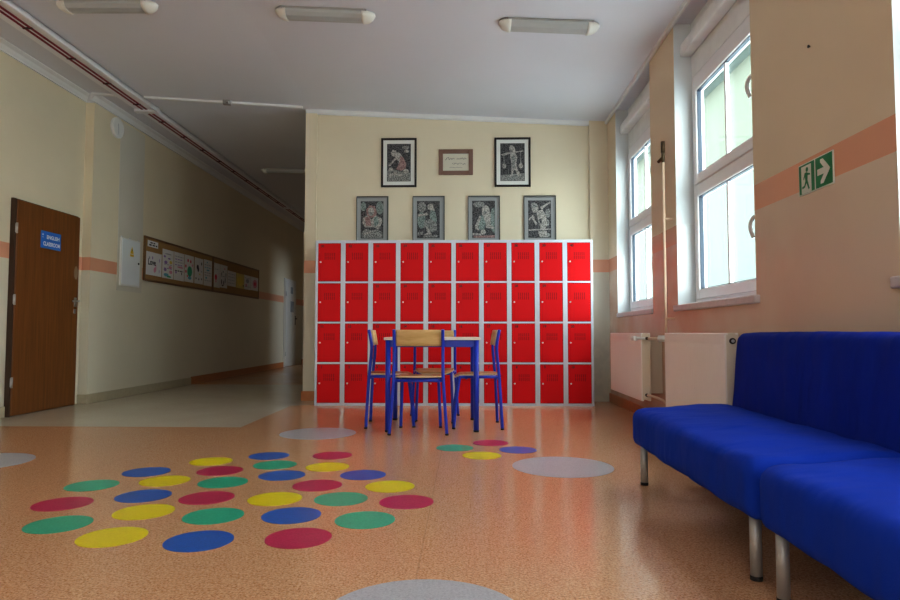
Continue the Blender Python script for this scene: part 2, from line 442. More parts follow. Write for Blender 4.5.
# ------------------------------------------------------------------ windows
def make_window(n, a, b):
    w = bpy.data.objects.new('window_%d' % n, None); COL.objects.link(w); w['kind'] = 'structure'
    w.location = (XW, b, SILL); w.rotation_euler = (0, 0, -PI / 2)      # local x runs toward the camera, -y faces the room
    L = b - a; H = WTOP - SILL
    bm = B(); o = .03; q = .13
    for lo, hi in (((0, 0, 0), (o, .07, H)), ((L - q, 0, 0), (L, .07, H)), ((o, 0, 0), (L - q, .07, .045)), ((o, 0, H - .06), (L - q, .07, H)), ((o, 0, .915), (L - q, .07, .94))):
        box(bm, lo, hi, bev=.004, seg=1)
    obj('window_frame', bm, 'pvc', w)
    for z0, z1, hz in ((.045, .915, .38), (.94, H - .06, .42)):
        s = .075; bm = B(); y0, y1 = -.012, .055
        for lo, hi in (((o, y0, z0), (o + s, y1, z1)), ((L - q - s, y0, z0), (L - q, y1, z1)), ((o + s, y0, z0), (L - q - s, y1, z0 + s)), ((o + s, y0, z1 - s), (L - q - s, y1, z1))):
            box(bm, lo, hi, bev=.006, seg=2)
        sash = obj('window_sash', bm, 'pvc', w)
        bm = B(); g = .006
        for lo, hi in (((o + s, .0, z0 + s), (o + s + g, .03, z1 - s)), ((L - q - s - g, 0, z0 + s), (L - q - s, .03, z1 - s)), ((o + s + g, 0, z0 + s), (L - q - s - g, .03, z0 + s + g)), ((o + s + g, 0, z1 - s - g), (L - q - s - g, .03, z1 - s))):
            box(bm, lo, hi)
        obj('gasket', bm, 'gasket', sash)
        bm = B(); box(bm, ((L + o - q) / 2 - .012, .004, z0 + s + g), ((L + o - q) / 2 + .012, .03, z1 - s - g), bev=.003, seg=1); obj('muntin', bm, 'pvc', sash)
        bm = B(); box(bm, (o + s + g, .032, z0 + s), (L - q - s - g, .036, z1 - s)); obj('pane', bm, 'glass', sash)
        bm = B(); hx = L - q - .035; zz = (z0 + z1) / 2
        box(bm, (hx - .013, y0 - .012, zz - .03), (hx + .013, y0, zz + .03), bev=.004)
        tube(bm, smooth_path([(hx, y0 - .01, zz), (hx - .01, y0 - .05, zz + .005), (hx - .03, y0 - .065, zz - .03), (hx - .032, y0 - .065, zz - .07), (hx - .015, y0 - .055, zz - .12)]), .012, 8)
        obj('handle', bm, 'white_plastic', sash, True)
    bm = B()
    pr = .175 if n != 2 else .155
    box(bm, (-.02 if n != 2 else 0, -pr, -.045), (L + .045 if n != 2 else L, .0, 0.002), bev=.008)
    obj('sill', bm, 'sill', w)
    return w
for n, (a, b) in enumerate(WINDOWS): make_window(n + 1, a, b)

# ------------------------------------------------------------------ doors
d = bpy.data.objects.new('door_1', None); COL.objects.link(d); d['kind'] = 'structure'
d.location = (XL1, 5.93, 0); d.rotation_euler = (0, 0, PI / 2)
DW = .985
bm = B(); box(bm, (0, -.055, .008), (DW, -.012, 2.055), bev=.003, seg=1)
leaf = obj('door_leaf', bm, 'door_wood', d)
bm = B(); box(bm, (-.022, -.05, 0), (-.003, 0, 2.062), bev=.003, seg=1); box(bm, (-.022, -.03, 2.058), (DW + .01, 0, 2.068), bev=.003, seg=1); box(bm, (DW + .003, -.03, 0), (DW + .012, 0, 2.058)); box(bm, (-.003, -.012, 0), (DW + .003, 0, 2.058))
obj('door_frame', bm, 'door_edge', d)
for z in (.32, 1.10, 1.78):
    bm = B(); tube(bm, [(-.010, -.060, z - .05), (-.010, -.060, z + .05)], .010, 10); box(bm, (-.02, -.057, z - .04), (.004, -.05, z + .04))
    obj('hinge', bm, 'chrome', leaf)
bm = B(); box(bm, (DW - .075, -.062, 1.07), (DW - .035, -.055, 1.17), bev=.002, seg=1)
tube(bm, smooth_path([(DW - .055, -.06, 1.13), (DW - .055, -.10, 1.13), (DW - .08, -.108, 1.13), (DW - .17, -.105, 1.125)]), .010, 10)
obj('handle', bm, 'chrome', leaf, True)
bm = B(); box(bm, (DW - .075, -.061, .995), (DW - .04, -.055, 1.045), bev=.002, seg=1); obj('lock', bm, 'chrome', leaf)
bm = B(); poly(bm, [(x, -.0555, y) for x, y in ellipse(DW - .05, 1.44, .035, .075, 10)]); obj('worn_patch', bm, simple('worn veneer', (.36, .25, .16), .7), leaf)
# classroom sign on the door
sg = thing('door_sign', 'blue plastic sign with white lettering on the brown wooden door', 'sign', (XL1 + .056, 6.265, 1.64), PI / 2)
bm = B(); box(bm, (0, -.006, 0), (.315, 0, .175), bev=.002, seg=1); obj('panel', bm, 'sign_blue', sg)
text_mesh('ENGLISH', .052, 'lettering', 'sign_white', sg, (.185, -.0075, .115), bold=.0016)
text_mesh('CLASSROOM', .056, 'lettering', 'sign_white', sg, (.165, -.0075, .045), sx=.82, bold=.0016)
bm = B(); poly(bm, [(.026 + (.014 if k % 2 == 0 else .006) * math.sin(k * PI / 5), -.0065, .137 + (.014 if k % 2 == 0 else .006) * math.cos(k * PI / 5)) for k in range(10)]); box(bm, (.017, -.0066, .108), (.036, -.0062, .112)); obj('emblem', bm, 'sign_white', sg)
# far corridor door
d2 = bpy.data.objects.new('door_2', None); COL.objects.link(d2); d2['kind'] = 'structure'
d2.location = (XL, 14.76, 0); d2.rotation_euler = (0, 0, PI / 2)
bm = B(); box(bm, (0, -.05, .008), (.86, -.012, 2.0), bev=.003, seg=1); leaf2 = obj('door_leaf', bm, 'white_plastic', d2)
bm = B(); box(bm, (-.05, -.03, 0), (-.003, 0, 2.06)); box(bm, (.863, -.03, 0), (.91, 0, 2.06)); box(bm, (-.003, -.03, 2.005), (.863, 0, 2.06)); box(bm, (-.003, -.012, 0), (.863, 0, 2.005)); obj('door_frame', bm, 'white_plastic', d2)
bm = B(); box(bm, (.77, -.058, .98), (.81, -.05, 1.2), bev=.002, seg=1); tube(bm, smooth_path([(.79, -.055, 1.13), (.79, -.09, 1.13), (.70, -.095, 1.13)]), .012, 8); obj('handle', bm, 'black', leaf2)
for z in (.3, 1.7):
    bm = B(); tube(bm, [(-.01, -.05, z - .05), (-.01, -.05, z + .05)], .012, 8); obj('hinge', bm, 'chrome', leaf2)
for nm, lb, x, y, w_, h_ in (('notice_sheet', 'grey notice sheet stuck on the far white corridor door, upper of two', .36, 1.72, .2, .16), ('notice_sheet', 'larger bluish notice sheet on the far white corridor door, lower of two', .36, 1.28, .3, .26)):
    t = bpy.data.objects.new(nm, None); COL.objects.link(t); t.location = (XL + .051, 14.76 + x, y); t.rotation_euler = (0, 0, PI / 2); tag(t, lb, 'notice', 'notices on the far door')
    bm = B(); box(bm, (0, -.002, 0), (w_, 0, h_)); obj('sheet', bm, simple('grey notice', (.35, .38, .44), .7, var=.3, scale=25), t)

# ------------------------------------------------------------------ red lockers
W, DP, HT = .6035, .485, 1.80
CW = W / 2; DWD, DHT = .252, .421; Z0, PITCH = .027, .4405
SIDE = [['leftmost red locker cabinet, beside the bare wall end by the corridor', 'second red locker cabinet from the corridor end, behind the left chair',
         'middle red locker cabinet, directly behind the table', 'second red locker cabinet from the windows, behind the right chair',
         'rightmost red locker cabinet, nearest the radiators and windows']]
def make_cabinet(i):
    t = thing('locker_cabinet', SIDE[0][i] + ', eight doors', 'locker', (-1.636 + i * (W + .0015), 6.955, 0), 0, 'red locker cabinets along the back wall')
    bm = B()
    box(bm, (0, .006, 0), (W, DP, HT), 1)                                   # carcass, dark inside the gaps
    f = -.004
    g = (CW - DWD) / 2; ZT = Z0 + 3 * PITCH + DHT
    cols = ((0, g), (CW - g, CW + g), (W - g, W))
    for xa, xb in cols: box(bm, (xa, f, 0), (xb, .02, HT), 0, .0015, 1)
    zr = [(0, Z0), (ZT, HT)] + [(Z0 + k * PITCH + DHT, Z0 + (k + 1) * PITCH) for k in range(3)]
    for xa, xb in ((g, CW - g), (CW + g, W - g)):
        for za, zb in zr: box(bm, (xa, f + .0006, za), (xb, .02, zb), 0)
    box(bm, (-.0004, .004, .0005), (.003, DP + .0004, HT - .001), 0); box(bm, (W - .003, .004, .0005), (W + .0004, DP + .0004, HT - .001), 0); box(bm, (.003, .004, HT - .002), (W - .003, DP, HT + .0005), 0)
    obj('locker_frame', bm, ['locker_grey', 'dark_gap'], t)
    for r in range(4):
        for c in range(2):
            x = c * CW + g; z = Z0 + r * PITCH
            bm = B(); box(bm, (x + .004, -.002, z + .004), (x + DWD - .004, .018, z + DHT - .004), 0, .002, 1)
            dr = obj('door', bm, 'locker_red', t)
            bm = B(); sx = x + DWD * .30
            for row in range(2):
                for k in range(6):
                    xx = sx + k * .021; zz = z + DHT * .57 + row * .040
                    box(bm, (xx, -.0035, zz), (xx + .0055, -.0015, zz + .034))
            obj('vent_slots', bm, 'vent', dr)
            bm = B(); tube(bm, [(x + .030, -.002, z + DHT * .505), (x + .030, -.014, z + DHT * .505)], .009, 12); box(bm, (x + .027, -.022, z + DHT * .505 - .004), (x + .038, -.013, z + DHT * .505 + .004), bev=.001, seg=1)
            obj('lock', bm, 'white_plastic', dr)
            num = r * 10 + i * 2 + c + 1
            if (r, i * 2 + c) not in ((2, 0), (2, 1), (2, 9)):
                text_mesh('%d' % num, .036, 'number', 'black', dr, (x + .052, -.0035, z + DHT - .034), bold=.0012)
    return t
for i in range(5): make_cabinet(i)

# ------------------------------------------------------------------ framed prints on the back wall
def art(bm, shapes, x0, z0, w, h, y):
    for k, (mi, pts) in enumerate(shapes):
        poly(bm, [(x0 + u * w, y - .0004 * (k + 1), z0 + (1 - v) * h) for u, v in pts], mi)
E_ = ellipse
ART = {
 'kneel': [(2, [(.02, .99), (.02, .72), (.25, .68), (.6, .74), (.98, .76), (.98, .99)]), (2, E_(.78, .10, .16, .05)), (1, E_(.82, .2, .1, .04)),
   (1, [(.30, .22), (.52, .23), (.66, .34), (.74, .46), (.60, .62), (.48, .58), (.50, .46), (.38, .42), (.12, .60), (.06, .58), (.24, .44), (.36, .36)]),
   (3, [(.56, .33), (.68, .36), (.82, .54), (.78, .66), (.60, .72), (.38, .68), (.50, .54), (.54, .44)]),
   (1, E_(.29, .25, .12, .09)), (1, E_(.80, .73, .12, .06)), (1, E_(.16, .68, .10, .05)), (1, E_(.34, .80, .12, .05)), (1, E_(.15, .84, .08, .05)), (1, E_(.56, .84, .1, .03)), (0, E_(.24, .76, .05, .02))],
 'walk': [(2, [(.02, .84), (.98, .80), (.98, .99), (.02, .99)]), (1, [(.02, .29), (.30, .24), (.95, .19), (.95, .22), (.42, .27), (.10, .34)]),
   (1, [(.40, .22), (.58, .22), (.70, .36), (.66, .52), (.70, .70), (.44, .72), (.46, .52), (.40, .36)]), (2, [(.46, .34), (.60, .34), (.60, .66), (.48, .66)]),
   (1, E_(.46, .13, .10, .075)), (1, [(.48, .08), (.58, .10), (.64, .28), (.52, .26)]), (1, [(.46, .70), (.56, .71), (.50, .86), (.38, .91), (.36, .88), (.44, .84)]), (1, [(.60, .70), (.70, .69), (.82, .82), (.76, .91), (.72, .88)]),
   (1, E_(.16, .60, .08, .07)), (1, E_(.84, .60, .09, .07)), (2, [(.13, .33), (.16, .33), (.18, .55), (.13, .55)]), (2, [(.82, .22), (.84, .22), (.86, .55), (.82, .55)])],
 'read': [(4, E_(.84, .18, .16, .18)), (4, E_(.12, .14, .12, .12)), (3, [(.24, .22), (.40, .11), (.62, .13), (.70, .28), (.68, .44), (.28, .44)]),
   (1, [(.10, .44), (.30, .38), (.48, .50), (.66, .38), (.92, .46), (.96, .56), (.80, .76), (.60, .70), (.20, .70), (.08, .58)]), (3, [(.18, .44), (.40, .40), (.48, .66), (.24, .66)]), (4, [(.56, .44), (.74, .40), (.80, .60), (.62, .70)]),
   (1, E_(.46, .28, .13, .12)), (2, E_(.46, .33, .08, .04)), (2, [(.06, .84), (.20, .74), (.48, .78), (.76, .76), (.96, .84), (.96, .98), (.06, .98)]), (1, [(.12, .86), (.46, .81), (.46, .85), (.14, .92)])],
 'sit': [(2, E_(.22, .16, .18, .14)), (4, E_(.20, .52, .18, .22)), (1, [(.52, .08), (.68, .08), (.78, .24), (.78, .34), (.60, .26), (.48, .20)]),
   (4, [(.62, .24), (.80, .28), (.88, .52), (.84, .62), (.60, .52), (.56, .36)]), (2, [(.34, .52), (.60, .48), (.88, .60), (.86, .80), (.64, .84), (.44, .70), (.28, .72)]),
   (1, [(.36, .66), (.50, .72), (.66, .90), (.30, .92), (.46, .84)]), (1, E_(.56, .16, .10, .08)), (1, [(.04, .36), (.30, .34), (.44, .30), (.50, .38), (.30, .40), (.04, .42)]), (2, [(.04, .84), (.28, .82), (.28, .90), (.04, .92)]), (2, [(.3, .93), (.9, .91), (.9, .97), (.3, .98)])],
 'lean': [(2, E_(.3, .10, .26, .08)), (4, [(.84, .22), (.98, .18), (.98, .88), (.86, .80), (.78, .50)]), (1, [(.46, .16), (.60, .11), (.74, .18), (.82, .40), (.80, .62), (.50, .64), (.44, .40), (.42, .24)]),
   (4, [(.32, .42), (.46, .38), (.60, .62), (.50, .80), (.28, .76)]), (1, [(.12, .66), (.32, .40), (.40, .44), (.26, .70), (.32, .80), (.14, .76)]), (1, [(.60, .60), (.92, .68), (.96, .76), (.60, .72)]), (1, E_(.58, .26, .12, .11)), (2, E_(.56, .31, .07, .05)),
   (1, E_(.48, .84, .12, .07)), (1, [(.02, .86), (.40, .88), (.40, .93), (.02, .92)]), (3, [(.06, .94), (.98, .92), (.98, .99), (.06, .99)])],
 'carry': [(1, [(.52, .18), (.96, .03), (.98, .06), (.60, .24)]), (2, E_(.86, .34, .12, .12)), (2, E_(.82, .6, .1, .1)), (1, E_(.30, .20, .15, .13)), (2, E_(.26, .13, .15, .07)),
   (1, [(.36, .30), (.62, .24), (.78, .40), (.84, .64), (.70, .80), (.54, .78), (.48, .62), (.42, .50)]), (1, [(.02, .50), (.20, .38), (.26, .42), (.30, .52), (.40, .62), (.34, .66), (.22, .56), (.16, .46), (.04, .54)]), (0, [(.48, .50), (.58, .48), (.60, .60), (.50, .62)]),
   (1, [(.02, .77), (.98, .75), (.98, .78), (.02, .81)]), (1, [(.42, .82), (.80, .80), (.86, .98), (.50, .98)]), (2, E_(.88, .92, .08, .05))],
}
def framed(name, label, x0, z0, w, h, key, fm, mm, fw, mw, edge=None):
    t = thing(name, label, 'picture', (x0, YB, z0), 0, 'framed prints on the wall above the lockers')
    bm = B(); d = .022
    for lo, hi in (((0, -d, 0), (fw, -.003, h)), ((w - fw, -d, 0), (w, -.003, h)), ((fw, -d, 0), (w - fw, -.003, fw)), ((fw, -d, h - fw), (w - fw, -.003, h))): box(bm, lo, hi, 0, .003, 1)
    box(bm, (0.004, -.006, .004), (w - .004, -.001, h - .004), 0)
    obj('picture_frame', bm, [fm], t)
    if edge:
        bm = B(); e = .012
        box(bm, (w - .0, -d, 0), (w + e, -.002, h), 0); box(bm, (-e * .2, -d, h), (w + e, -.002, h + e), 0); box(bm, (-e * .5, -d * .8, 0), (0, -.002, h), 0)
        obj('frame_edge', bm, edge, t)
    bm = B(); box(bm, (fw, -.012, fw), (w - fw, -.006, h - fw)); obj('mount', bm, mm, t)
    a, b2 = fw + mw, fw + mw
    pw, ph = w - 2 * a, h - 2 * b2
    bm = B(); box(bm, (a, -.0128, b2), (a + pw, -.012, b2 + ph), 0)
    art(bm, ART[key], a, b2, pw, ph, -.0128)
    obj('print', bm, ['print_dark', 'print_light', 'print_mid', 'print_pink', 'print_teal'], t)
framed('framed_print', 'black framed print of a kneeling figure, upper left above the lockers', -.99, 2.505, .42, .588, 'kneel', 'frame_black', 'mat_white', .024, .045)
framed('framed_print', 'black framed print of a walking figure carrying buckets, right of the brown frame', .35, 2.503, .425, .588, 'walk', 'frame_black', 'mat_white', .024, .045)
framed('framed_print', 'grey framed reddish print of a figure bent over a book, on locker top', -1.275, 1.85, .36, .535, 'read', 'frame_grey', 'mat_grey', .012, .034, 'frame_dark_edge')
framed('framed_print', 'grey framed print of a seated figure in profile, below the kneeling print', -.61, 1.85, .36, .535, 'sit', 'frame_grey', 'mat_grey', .012, .034, 'frame_dark_edge')
framed('framed_print', 'grey framed greenish print of a long-haired figure leaning forward over a table', .04, 1.85, .36, .535, 'lean', 'frame_grey', 'mat_grey', .012, .034, 'frame_dark_edge')
framed('framed_print', 'grey framed print of a figure with a pole, nearest the window wall', .696, 1.85, .36, .535, 'carry', 'frame_grey', 'mat_grey', .012, .034, 'frame_dark_edge')
t = thing('framed_certificate', 'small wide brown framed handwritten card between the two black framed prints', 'picture', (-.308, YB, 2.648), 0)
bm = B(); w, h, fw = .405, .305, .05
for lo, hi in (((0, -.022, 0), (fw, -.003, h)), ((w - fw, -.022, 0), (w, -.003, h)), ((fw, -.022, 0), (w - fw, -.003, fw)), ((fw, -.022, h - fw), (w - fw, -.003, h))): box(bm, lo, hi, 0, .003, 1)
obj('picture_frame', bm, 'frame_brown', t)
bm = B(); box(bm, (fw, -.012, fw), (w - fw, -.003, h - fw)); obj('card', bm, 'mat_cream', t)
bm = B()
def scribble(bm, x0, x1, z, amp, n, r=.0022, y=-.0135, mi=0):
    rnd = random.Random(int(z * 1000) + n)
    tube(bm, [(x0 + (x1 - x0) * k / n, y, z + (amp * (rnd.random() - .4) if 0 < k < n else 0)) for k in range(n + 1)], r, 5, mi)
scribble(bm, .075, .185, .19, .035, 16); scribble(bm, .21, .33, .19, .03, 18); scribble(bm, .16, .32, .13, .022, 22, .0018); scribble(bm, .13, .28, .088, .012, 22, .0013)
obj('handwriting', bm, 'ink', t)

# ------------------------------------------------------------------ corkboards and papers
for y0, y1, lb in ((8.215, 10.49, 'nearer brown corkboard with drawings, beside the white electrical panel'), (10.495, 12.86, 'farther brown corkboard with drawings, deeper in the corridor')):
    t = thing('corkboard', lb, 'corkboard', (XL, y0, 1.47), PI / 2, 'corkboards on the corridor wall')
    w = y1 - y0; h = .59
    bm = B(); box(bm, (.02, -.014, .02), (w - .02, -.002, h - .02)); obj('cork_panel', bm, 'cork', t)
    bm = B(); f = .028
    for lo, hi in (((0, -.024, 0), (f, 0, h)), ((w - f, -.024, 0), (w, 0, h)), ((f, -.024, 0), (w - f, 0, f)), ((f, -.024, h - f), (w - f, 0, h))): box(bm, lo, hi, 0, .003, 1)
    obj('board_frame', bm, 'cork_frame', t)
INKS = ['ink', 'ink_violet', 'ink_red', 'ink_pink', 'ink_green', 'ink_teal', 'ink_yellow', 'ink_grey']
def paper(label, y0, y1, z0, z1, shapes, lines=(), mat='paper', words=None, name='drawing_sheet', lift=0):
    t = thing(name, label, 'paper', (XL + .0145 + lift, y0, z0), PI / 2, 'papers pinned on the corkboards')
    w, h = y1 - y0, z1 - z0
    bm = B(); box(bm, (0, -.0015, 0), (w, 0, h)); obj('sheet', bm, mat, t)
    bm = B()
    for k, (mi, cx, cy, rx, ry) in enumerate(shapes):
        poly(bm, [(x * w, -.0018 - .0001 * k, (1 - y) * h) for x, y in ellipse(cx, cy, rx, ry, 14)], mi)
    for mi, xa, xb, yy, th in lines:
        n = max(2, int((xb - xa) * w / .02))
        for k in range(n):
            if k % 4 == 3: continue
            a = xa + (xb - xa) * k / n; b2 = xa + (xb - xa) * (k + .9) / n
            box(bm, (a * w, -.0022, (1 - yy) * h - th), (b2 * w, -.0015, (1 - yy) * h + th), mi)
    if bm.faces: obj('drawing', bm, INKS, t)
    else: bm.free()
    if words: text_mesh(words[0], words[1], 'lettering', 'ink', t, (w * words[2], -.0021, h * words[3]), bold=.003)
paper('small white title card at the top corner of the nearer corkboard', 8.30, 8.59, 1.93, 2.015, [], [(0, .25, .7, .33, .008), (0, .15, .9, .68, .009)])
paper('large white sheet with one big dark handwritten word and pink scribble', 8.27, 8.70, 1.555, 1.865, [(3, .55, .75, .07, .12), (3, .62, .66, .03, .16), (1, .4, .24, .03, .07), (1, .85, .3, .02, .09), (7, .2, .26, .04, .06), (1, .84, .78, .02, .07)], [], words=('Love', .11, .36, .55))
paper('white sheet with violet, yellow and teal crayon marks, right of the large word sheet', 8.72, 9.06, 1.55, 1.955,
      [(1, .2, .25, .1, .04), (1, .6, .3, .12, .03), (6, .75, .42, .12, .06), (1, .3, .45, .14, .06), (3, .7, .6, .15, .05), (1, .25, .7, .12, .06), (3, .75, .76, .14, .06), (5, .35, .88, .22, .06), (4, .6, .93, .2, .03), (7, .5, .15, .3, .02)], [(7, .15, .85, .52, .005), (1, .15, .85, .65, .005)])
paper('white sheet of violet handwritten lines beside the green plant drawing', 9.075, 9.41, 1.55, 1.958, [(1, .2, .72, .07, .05), (0, .75, .74, .04, .05), (3, .6, .52, .3, .03)], [(7, .1, .9, .15, .006), (1, .1, .85, .25, .006), (7, .1, .9, .35, .006), (1, .1, .85, .45, .006), (0, .1, .9, .66, .007)])
paper('white sheet with a green plant and red flowers', 9.425, 9.745, 1.555, 1.96, [(4, .55, .6, .27, .20), (2, .35, .2, .08, .06), (2, .65, .22, .08, .06), (2, .12, .42, .07, .06), (2, .14, .62, .07, .06), (3, .85, .35, .06, .05), (5, .55, .84, .2, .06), (2, .3, .78, .06, .04)])
paper('white sheet with a dark heart and small dark dots', 9.775, 10.10, 1.555, 1.96, [(0, .36, .36, .12, .10), (0, .42, .44, .10, .10), (0, .8, .2, .06, .06), (7, .8, .5, .04, .04), (0, .18, .8, .05, .04), (0, .5, .82, .05, .04), (0, .82, .8, .05, .04), (6, .6, .62, .08, .03)])
paper('white sheet of grey handwritten lines, last on the nearer corkboard', 10.125, 10.455, 1.55, 1.97, [(5, .4, .1, .06, .03), (5, .5, .4, .2, .03), (5, .3, .7, .1, .04)], [(7, .1, .9, .2, .006), (5, .1, .9, .3, .006), (7, .1, .9, .5, .006), (7, .1, .9, .6, .006), (7, .1, .9, .8, .006)])
paper('white sheet with one red square mark, first on the farther corkboard', 10.53, 10.805, 1.55, 1.96, [(2, .35, .58, .18, .12), (3, .35, .75, .12, .05)], [(7, .2, .8, .25, .005)])
paper('white sheet of dark leafy sprigs beside the red mark sheet', 10.815, 11.14, 1.565, 1.96, [(0, .2, .75, .06, .12), (0, .5, .78, .06, .10), (0, .7, .66, .05, .12), (0, .2, .4, .04, .08), (0, .8, .4, .04, .08), (0, .4, .3, .05, .04), (3, .6, .16, .1, .03), (0, .35, .9, .15, .03)], [(7, .1, .9, .5, .007)])
paper('plain white sheet of faint grey writing left of the yellow sheet', 11.155, 11.565, 1.62, 1.89, [], [(7, .1, .9, .2, .006), (7, .1, .9, .4, .006), (7, .1, .85, .6, .006), (7, .1, .9, .8, .006)])
paper('yellow sheet on the farther corkboard', 11.585, 12.0, 1.617, 1.885, [(6, .5, .5, .4, .35), (0, .9, .8, .05, .08)], mat='paper_yellow')
paper('white sheet with grey pencil marks right of the yellow sheet', 12.01, 12.37, 1.617, 1.89, [(7, .5, .4, .25, .15), (3, .3, .7, .15, .1)], [(7, .1, .9, .2, .006), (7, .1, .9, .8, .006)])
paper('white sheet with a pale red round blot, last on the farther corkboard', 12.385, 12.825, 1.625, 1.89, [(3, .55, .5, .3, .32), (2, .55, .5, .14, .14)])

# ------------------------------------------------------------------ small things on the left wall
t = thing('electrical_panel', 'white metal electrical panel door with yellow warning mark beside the corkboard', 'electrical box', (XL + .004, 7.64, 1.365), PI / 2)
bm = B(); box(bm, (0, -.02, 0), (.46, 0, .59), bev=.004); obj('box_frame', bm, 'white_plastic', t)
bm = B(); box(bm, (.018, -.026, .018), (.442, -.019, .572), bev=.004); dr = obj('door', bm, simple('white panel enamel', (.80, .84, .87), .35, var=.03), t)
bm = B(); prism(bm, [(.20, -.0265, .41), (.285, -.0265, .41), (.2425, -.0265, .50)], (0, -.0008, 0)); box(bm, (.20, -.0273, .375), (.285, -.0262, .402)); wn = obj('warning_label', bm, 'warn_yellow', dr)
bm = B(); poly(bm, [(.248, -.0276, .485), (.232, -.0276, .452), (.243, -.0276, .452), (.236, -.0276, .425), (.254, -.0276, .46), (.243, -.0276, .46)]); obj('bolt_symbol', bm, 'black', wn)
bm = B(); tube(bm, [(.405, -.024, .30), (.405, -.034, .30)], .013, 12); obj('lock', bm, 'black', dr)
for x in (.03, .22, .43):
    bm = B(); box(bm, (x - .016, -.012, .588), (x + .016, 0, .606), bev=.003, seg=1); obj('bracket', bm, 'chrome', t)
t = thing('wall_clock', 'round white wall clock high on the corridor wall near the ceiling', 'clock', (XL, 7.49, 3.25), PI / 2)
bm = B()
pts = [(0, 0), (.118, 0), (.124, -.01), (.124, -.035), (.112, -.042), (.106, -.034), (0, -.034)]
for k in range(32):
    a0, a1 = 2 * PI * k / 32, 2 * PI * (k + 1) / 32
    for (r0, y0), (r1, y1) in zip(pts, pts[1:]):
        q = [(r0 * math.cos(a0), y0, r0 * math.sin(a0)), (r1 * math.cos(a0), y1, r1 * math.sin(a0)), (r1 * math.cos(a1), y1, r1 * math.sin(a1)), (r0 * math.cos(a1), y0, r0 * math.sin(a1))]
        if r0 == 0: q = q[1:] if False else [q[0], q[1], q[2]]
        if r1 == 0: q = [q[0], q[1], q[3]]
        poly(bm, q)
bmesh.ops.remove_doubles(bm, verts=bm.verts[:], dist=.0001)
obj('clock_case', bm, 'white_plastic', t)
for nm, l, a in (('hour_hand', .05, 1.7), ('minute_hand', .08, -1.5)):
    bm = B(); s, c = math.sin(a), math.cos(a)
    prism(bm, [(-.004 * s, -.036, .004 * c), (.004 * s, -.036, -.004 * c), (l * c + .003 * s, -.036, l * s - .003 * c), (l * c - .003 * s, -.036, l * s + .003 * c)], (0, -.002, 0)); obj(nm, bm, 'ink_grey', t)

# ------------------------------------------------------------------ right wall: exit sign, nail
t = thing('exit_sign', 'green running man and arrow exit sign on the orange stripe of window wall', 'sign', (XR, 3.195, 1.460), -PI / 2)
bm = B(); box(bm, (0, -.006, 0), (.30, 0, .155), bev=.002, seg=1); obj('panel', bm, 'sign_pale', t)
bm = B(); y = -.0070
for lo, hi in (((.006, .006), (.145, .149)), ((.155, .006), (.294, .149))): poly(bm, [(lo[0], y, lo[1]), (hi[0], y, lo[1]), (hi[0], y, hi[1]), (lo[0], y, hi[1])])
obj('green_field', bm, 'sign_green', t)
bm = B(); y = -.0085
poly(bm, [(.030, y, .006), (.120, y, .006), (.120, y, .140), (.030, y, .140)])
for pts in ([(.172, .063), (.226, .063), (.241, .078), (.226, .093), (.172, .093)], [(.198, .034), (.198, .020), (.222, .020), (.280, .078), (.241, .078)], [(.241, .078), (.280, .078), (.222, .136), (.198, .136), (.198, .122)]):
    poly(bm, [(x, y, z) for x, z in pts])
bmesh.ops.triangulate(bm, faces=bm.faces[:]); obj('pictogram', bm, 'sign_pale', t)
bm = B(); y = -.0100
poly(bm, [(x, y, z) for x, z in E_(.085, .118, .011, .012, 14)])
for pts in ([(.062, .104), (.082, .106), (.092, .098), (.088, .064), (.070, .060), (.072, .090)], [(.064, .104), (.072, .098), (.056, .072), (.050, .076)], [(.084, .102), (.112, .094), (.112, .086), (.088, .090)],
            [(.070, .066), (.088, .066), (.106, .022), (.096, .018), (.082, .046)], [(.070, .066), (.084, .060), (.064, .034), (.040, .030), (.038, .040), (.058, .044)]):
    poly(bm, [(x, y, z) for x, z in pts])
bmesh.ops.triangulate(bm, faces=bm.faces[:]); obj('running_figure', bm, 'sign_green', t)
bm = B(); tube(bm, [(XR + .01, 3.07, 2.17), (XR - .006, 3.07, 2.17)], .004, 8); tube(bm, [(XR - .006, 3.07, 2.17), (XR - .009, 3.07, 2.17)], .008, 8)
tag(obj('nail', bm, 'black'), 'small dark nail in the wall above the exit sign', 'nail')

# ------------------------------------------------------------------ radiators and pipes
def make_radiator(label, y_near, y_far):
    t = thing('radiator', label, 'radiator', (1.45, y_far, .225), -PI / 2, 'panel radiators under the windows')
    L = y_far - y_near; H = .56
    bm = B(); box(bm, (0, 0, 0), (L, .022, H), bev=.006)
    n = int(L / .0333)
    for k in range(n):
        x = .02 + (L - .04) * (k + .5) / n; box(bm, (x - .012, -.0012, .035), (x + .012, .004, H - .065), bev=.0025, seg=1)
    obj('front_panel', bm, 'radiator', t)
    bm = B(); box(bm, (0, .06, 0), (L, .08, H), bev=.006); obj('rear_panel', bm, 'radiator', t)
    for xa, xb in ((-.002, .003), (L - .003, L + .002)):
        bm = B(); box(bm, (xa, .010, .012), (xb, .075, H - .01)); obj('side_cover', bm, 'off_white', t)
    bm = B(); box(bm, (.004, .02, H - .012), (L - .004, .062, H - .004))
    for k in range(int(L / .04)): box(bm, (.02 + k * .04, .024, H - .005), (.05 + k * .04, .058, H - .001))
    obj('top_grille', bm, 'off_white', t)
    for x in (.16, L - .16):
        bm = B(); box(bm, (x - .012, .08, .05), (x + .012, .2199, H - .05), bev=.002, seg=1); obj('wall_bracket', bm, 'off_white', t)
    return t, L, H
ra, La, Ha = make_radiator('white panel radiator under the far window, beside the lockers', 5.33, 6.44)
rb, Lb, Hb = make_radiator('white panel radiator under the near window, behind the sofa', 3.62, 4.70)
